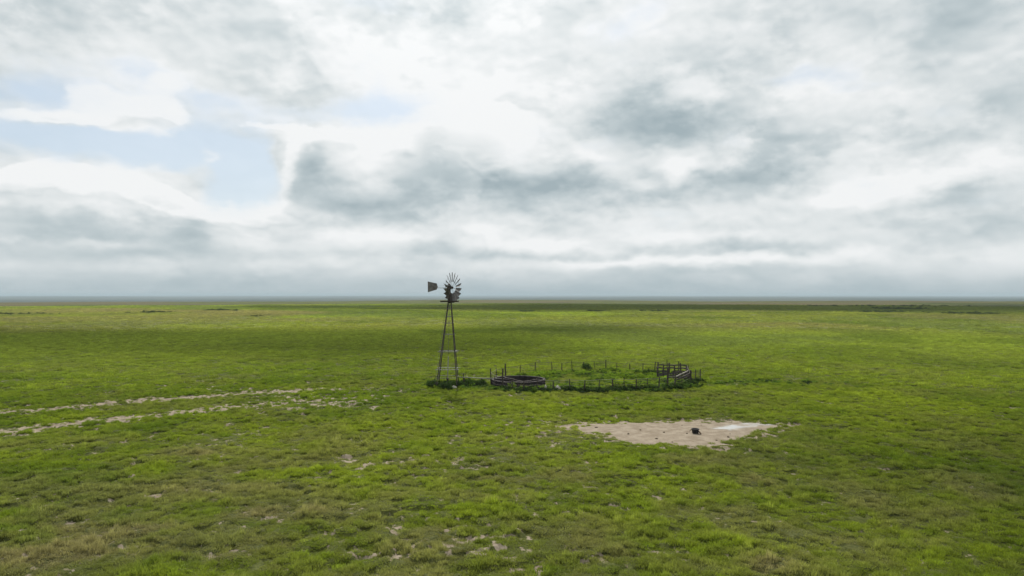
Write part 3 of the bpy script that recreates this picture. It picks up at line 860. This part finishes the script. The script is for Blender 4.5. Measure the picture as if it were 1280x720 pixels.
def cloud(gx, gy, rx, ry, seed):
    import bmesh
    p = Vector((gx, gy, 0)) + sd * (CH / sd.z); r_ = random.Random(seed)
    bm = bmesh.new(); bmesh.ops.create_icosphere(bm, subdivisions=5, radius=1)
    for v in bm.verts:
        n = v.co.normalized()
        a = np.array([n.x * 1.6 + seed * 3.1 + n.z]); b = np.array([n.y * 1.6 - seed * 1.7 + n.z * .5])
        k = .62 + .75 * float(fbm(a, b, .8, 4, seed)[0])
        v.co = Vector((n.x * rx * k, n.y * ry * k, (n.z * 16 * k) if n.z > 0 else n.z * 5))
    me = bpy.data.meshes.new('cloud'); bm.to_mesh(me); bm.free(); me.materials.append(MC)
    me.polygons.foreach_set('use_smooth', [True] * len(me.polygons))
    o = bpy.data.objects.new('cloud', me); COL.objects.link(o); o.location = p
    tag(o, 'thin low cloud drifting high above the plain', kind='structure')
cloud(-66, 136, 78, 30, 1)
cloud(-20, 118, 30, 16, 2)
cloud(14, 175, 22, 18, 3)
cloud(150, 480, 330, 95, 4)
cloud(32, 27, 15, 15, 5)
cloud(-130, 150, 60, 22, 6)

# ------------------------------------------------------------------ haze
def build_haze():
    m, nt = new_mat('haze air'); n = N(nt)
    v = n.node('ShaderNodeVolumePrincipled')
    v.inputs['Color'].default_value = (.50, .61, .69, 1); v.inputs['Density'].default_value = .00012; v.inputs['Anisotropy'].default_value = 0
    n.out(vol=v.outputs[0])
    s = 23500; zt, zb = 26.0, -60.0
    mb = MB(); mb.add([(-s, -s, zb), (s, -s, zb), (s, s, zb), (-s, s, zb), (-s, -s, zt), (s, -s, zt), (s, s, zt), (-s, s, zt)],
                      [(0, 3, 2, 1), (4, 5, 6, 7), (0, 1, 5, 4), (1, 2, 6, 5), (2, 3, 7, 6), (3, 0, 4, 7)])
    o = mb.build('haze', m); tag(o, 'pale blue haze lying over the far plain', kind='stuff')
build_haze()

# ------------------------------------------------------------------ sky
def build_world():
    w = bpy.data.worlds.new('World'); scene.world = w; w.use_nodes = True
    w.cycles.sampling_method = 'MANUAL'; w.cycles.sample_map_resolution = 512
    nt = w.node_tree; nt.nodes.clear(); n = N(nt)
    sky = n.node('ShaderNodeTexSky', sky_type='NISHITA'); sky.sun_disc = False
    sky.sun_elevation = R(SUN_EL); sky.sun_rotation = R(SUN_AZ); sky.air_density = 1.0; sky.dust_density = 1.5; sky.ozone_density = 1.5
    D = n.coord('Generated')
    sp = n.node('ShaderNodeSeparateXYZ'); n.put(sp.inputs[0], D); x, y, z = sp.outputs
    az = n.math('ARCTAN2', x, y); el = n.math('ARCSINE', z)
    zz = n.math('ADD', n.math('MAXIMUM', z, 0.0), .13)
    cp = n.node('ShaderNodeCombineXYZ'); n.put(cp.inputs[0], n.math('DIVIDE', x, zz)); n.put(cp.inputs[1], n.math('DIVIDE', y, zz)); n.put(cp.inputs[2], n.math('MULTIPLY', z, 2.0))
    P = cp.outputs[0]
    # billow coordinates: less squeezed, for cumulus detail
    cb = n.node('ShaderNodeCombineXYZ'); n.put(cb.inputs[0], az); n.put(cb.inputs[1], n.math('MULTIPLY', el, 1.7)); cb.inputs[2].default_value = 3.3
    B = cb.outputs[0]
    # warp az/el
    wn = n.noise(B, 4.0, 4, .55, out=1)
    wv = n.vmath('MULTIPLY', n.vmath('SUBTRACT', wn, (.5, .5, .5)), (.11, .06, 0))
    ca = n.node('ShaderNodeCombineXYZ'); n.put(ca.inputs[0], az); n.put(ca.inputs[1], el)
    UV = n.vmath('ADD', ca.outputs[0], wv)
    wn2 = n.noise(B, 18.0, 5, .6, out=1)
    UV = n.vmath('ADD', UV, n.vmath('MULTIPLY', n.vmath('SUBTRACT', wn2, (.5, .5, .5)), (.030, .022, 0)))
    def blobs(lst, start):
        acc = start
        for (px, py, rx, ry, amp) in lst:
            a = math.atan((px - 640) / F); e = math.atan((HZ - py) / F * math.cos(a))
            k = math.cos(a) ** 2
            d = n.vmath('SUBTRACT', UV, (a, e, 0)); d = n.vmath('MULTIPLY', d, (F / rx / max(k, .3), F / ry, 0))
            q = n.vmath('DOT_PRODUCT', d, d, out=1)
            acc = n.math('MULTIPLY_ADD', n.math('POWER', math.exp(-1), q), amp, acc)
        return acc
    # flat-based decks: features flatten towards the skyline
    cl_ = n.node('ShaderNodeCombineXYZ'); n.put(cl_.inputs[0], n.math('MULTIPLY', az, 1.0))
    n.put(cl_.inputs[1], n.math('MULTIPLY', n.math('LOGARITHM', n.math('ADD', n.math('MAXIMUM', el, 0.0), .07), math.e), .42)); cl_.inputs[2].default_value = 1.7
    Lv = n.vmath('ADD', cl_.outputs[0], n.vmath('MULTIPLY', n.vmath('SUBTRACT', n.noise(cl_.outputs[0], 6.0, 3, .5, out=1), (.5, .5, .5)), (.10, .07, .0)))
    nP = n.noise(Lv, 3.6, 4, .45); nP2 = n.noise(n.vmath('ADD', Lv, (5.2, 1.3, 0)), 8.0, 4, .48)
    nB = n.noise(B, 10.0, 8, .60)
    # cauliflower heads: small rounded detail, lit from above
    def puff(vec):
        return n.math('ABSOLUTE', n.math('SUBTRACT', n.noise(vec, 7.5, 3, .55), .5))
    pf = puff(B); pf2 = puff(n.vmath('ADD', B, (.003, .014, 0)))
    emb = n.math('SUBTRACT', pf2, pf)
    # blue gaps
    gaps = blobs([(40, 118, 100, 18, .85), (175, 95, 60, 10, .40), (90, 182, 190, 26, 1.1), (270, 182, 80, 30, 1.0), (300, 232, 50, 40, 1.2),
                  (470, 143, 70, 22, .80), (400, 155, 60, 18, .6), (255, 128, 90, 14, .6), (1005, 92, 70, 10, .5), (1080, 105, 50, 8, .35),
                  (480, 10, 60, 10, .5), (263, 206, 24, 20, -.75), (352, 200, 20, 24, -.9), (395, 185, 40, 30, -1.0), (150, 160, 50, 9, -.35), (200, 232, 50, 14, -.7), (60, 146, 90, 12, -.4)], -.05)
    gaps = n.math('ADD', gaps, n.math('MULTIPLY', n.math('SUBTRACT', nB, .5), 1.2))
    gaps = n.math('ADD', gaps, n.math('MULTIPLY', n.math('SUBTRACT', nP2, .5), 1.1))
    gaps = n.math('ADD', gaps, n.math('MULTIPLY', n.math('SUBTRACT', .08, pf), -.8))
    heads = [(395, 190, 34, 26, 1), (372, 225, 24, 36, 1), (432, 205, 38, 34, 1), (485, 205, 48, 34, 1), (545, 175, 46, 40, 1), (610, 165, 60, 50, 1), (520, 240, 90, 34, 1), (430, 256, 70, 22, 1),
             (15, 238, 70, 20, 1), (100, 236, 70, 18, 1), (185, 250, 60, 16, 1), (258, 212, 26, 22, .42), (235, 268, 80, 16, .9), (345, 284, 60, 16, 1),
             (70, 150, 60, 9, .9), (140, 134, 60, 22, .85), (212, 112, 34, 16, .8), (205, 145, 60, 12, .8), (330, 158, 40, 6, .7)]
    rough_ = n.math('ADD', n.math('MULTIPLY', pf, 2.6), n.math('MULTIPLY', n.math('SUBTRACT', nB, .5), 1.0))
    hf = n.math('ADD', blobs(heads, -.22), rough_)
    UV0 = UV
    UV = n.vmath('ADD', UV0, (.004, .016, 0))
    hfu = n.math('ADD', blobs(heads, -.22), n.math('MULTIPLY', pf2, 2.6))
    UV = UV0
    hm = n.map(hf, .34, .74)
    lit = n.math('SUBTRACT', n.math('SUBTRACT', hf, n.math('MULTIPLY', n.math('SUBTRACT', nB, .5), 1.0)), hfu)
    lit = n.math('MULTIPLY', n.math('MINIMUM', n.math('MAXIMUM', lit, -.12), .24), n.math('MULTIPLY', hm, n.map(hf, 2.0, .6)))
    gap = n.math('MULTIPLY', n.map(gaps, .04, .92, 0, .88), n.math('SUBTRACT', 1.0, n.math('MULTIPLY', hm, .80)))
    edge = n.math('MULTIPLY', n.map(gaps, .0, .38), n.map(gaps, .66, .40))   # lit cloud rims beside the gaps
    sh = blobs([(392, 222, 42, 36, -.10), (820, 140, 90, 38, -.50), (770, 162, 55, 26, -.22), (850, 165, 60, 20, -.15), (640, 236, 90, 30, -.46), (560, 228, 60, 30, -.30), (735, 232, 60, 30, -.30), (900, 236, 100, 32, -.48), (975, 205, 70, 30, -.22), (960, 170, 90, 30, -.14),
                (392, 215, 30, 40, -.14), (430, 255, 60, 22, -.30), (500, 268, 70, 16, -.26), (1165, 50, 70, 40, -.36), (1100, 8, 170, 26, -.24), (1215, 10, 80, 26, -.2), (1210, 145, 90, 18, -.26), (1215, 262, 90, 20, -.34),
                (1130, 292, 110, 10, -.18), (60, 278, 150, 18, -.30), (200, 300, 120, 10, -.2), (120, 35, 230, 34, -.08), (20, 70, 80, 30, -.12), (565, 45, 44, 44, -.20), (243, 290, 26, 24, -.30),
                (700, 318, 220, 8, -.26), (300, 322, 300, 9, -.22), (1000, 312, 170, 8, -.26), (560, 300, 60, 10, -.14), (640, 356, 900, 16, -.26), (640, 368, 900, 12, -.18), (880, 335, 160, 7, -.16),
                (620, 95, 90, 50, .30), (520, 80, 70, 34, .18), (395, 172, 36, 10, .42), (450, 190, 24, 26, .34), (355, 208, 10, 30, .30), (690, 205, 40, 12, .25), (845, 210, 17, 15, .60), (905, 210, 20, 8, .40), (740, 200, 40, 8, .25),
                (80, 228, 170, 16, .34), (330, 262, 80, 10, .38), (980, 120, 70, 20, .18), (890, 115, 50, 12, .2), (1160, 225, 130, 14, .38), (1040, 252, 90, 12, .34), (670, 300, 70, 10, .46), (600, 285, 50, 8, .2), (760, 326, 120, 6, .34), (880, 300, 60, 7, .2),
                (210, 105, 80, 10, .14), (470, 298, 100, 7, .28), (180, 262, 120, 8, .24), (960, 325, 130, 6, .30), (120, 305, 50, 6, .24), (700, 20, 80, 40, .16), (860, 40, 90, 30, .12), (740, 100, 50, 20, .14), (1110, 120, 60, 12, .1), (450, 40, 50, 20, .14), (300, 60, 120, 14, .08)], .735)
    am = n.map(el, .0, .16, .50, 1.0)
    def plus(v, c, k):
        return n.math('ADD', sh, n.math('MULTIPLY', n.math('SUBTRACT', v, c), n.math('MULTIPLY', k, am)))
    sh = plus(nP, .5, .36); sh = plus(nP2, .5, .24); sh = plus(nB, .5, .12); sh = plus(emb, 0.0, 1.5); sh = plus(pf, .08, .35)
    crisp = n.map(n.math('ADD', n.math('MULTIPLY', nP2, .55), n.math('MULTIPLY', nB, .45)), .455, .555)
    crisp2 = n.map(n.math('ADD', n.math('MULTIPLY', nP, .6), n.math('MULTIPLY', nB, .4)), .44, .54)
    sh = plus(crisp, .5, .13); sh = plus(crisp2, .5, .14)
    sh = n.math('ADD', sh, n.math('MULTIPLY', edge, .05))
    sh = n.math('ADD', sh, n.math('MULTIPLY', lit, 1.25))
    rimlight = n.math('MULTIPLY', n.map(hf, .34, .62), n.map(hf, 1.15, .62))
    sh = n.math('ADD', sh, n.math('MULTIPLY', rimlight, .16))
    sh = n.math('ADD', sh, n.math('MULTIPLY', n.map(hf, .8, 1.5), -.10))
    t = n.map(sh, .05, .98, 0, 1, False)
    rp = n.node('ShaderNodeValToRGB'); n.put(rp.inputs[0], t); cr = rp.color_ramp
    S = 7.85
    cr.elements[0].position = 0; cr.elements[0].color = (.37, .45, .485, 1)
    cr.elements[1].position = 1; cr.elements[1].color = (.90, .915, .92, 1)
    e = cr.elements.new(.35); e.color = (.53, .60, .625, 1)
    e = cr.elements.new(.68); e.color = (.74, .78, .79, 1)
    cl = n.vmath('MULTIPLY', rp.outputs[0], (S, S, S))
    skb = n.mix(.72, sky.outputs[0], (.53 * S, .64 * S, .74 * S, 1))
    col = n.mix(gap, cl, skb)
    # bright veil where the sun stands behind the cloud, above the picture
    sv = n.vmath('DOT_PRODUCT', D, tuple(sd), out=1)
    glow = n.math('POWER', n.math('MAXIMUM', sv, 0.0), 26.0)
    gm = n.node('ShaderNodeCombineXYZ')
    for i in range(3): n.put(gm.inputs[i], n.math('MULTIPLY_ADD', glow, .45, 1.0))
    col = n.mix(1.0, col, gm.outputs[0], 'MULTIPLY')
    # air near the skyline
    hz = n.map(el, -.01, .05, 1, 0)
    col = n.mix(n.math('MULTIPLY', hz, .75), col, (.40 * S, .485 * S, .53 * S, 1))
    bg = n.node('ShaderNodeBackground'); n.put(bg.inputs[0], col); bg.inputs[1].default_value = .1
    o = n.node('ShaderNodeOutputWorld'); nt.links.new(bg.outputs[0], o.inputs[0])
build_world()

sun = bpy.data.lights.new('sun', 'SUN'); sun.energy = 4.2; sun.angle = R(1.7); sun.color = (1, .955, .88)
so = bpy.data.objects.new('sun', sun); COL.objects.link(so)
so.rotation_euler = (-sd).to_track_quat('-Z', 'Y').to_euler()

cam = bpy.data.cameras.new('camera'); cam.lens = 24.0; cam.sensor_width = 36.0; cam.clip_end = 60000; cam.clip_start = .1
co = bpy.data.objects.new('camera', cam); COL.objects.link(co); co.location = (0, 0, H)
co.rotation_euler = (R(90) + math.atan((HZ - 360) / F), 0, 0)
scene.camera = co
vs = scene.view_settings; vs.view_transform = 'Standard'; vs.look = 'None'; vs.exposure = 0.35; vs.gamma = 1; vs.use_curve_mapping = False
try:
    scene.cycles.volume_bounces = 1; scene.cycles.transparent_max_bounces = 24; scene.cycles.max_bounces = 8
except Exception: pass
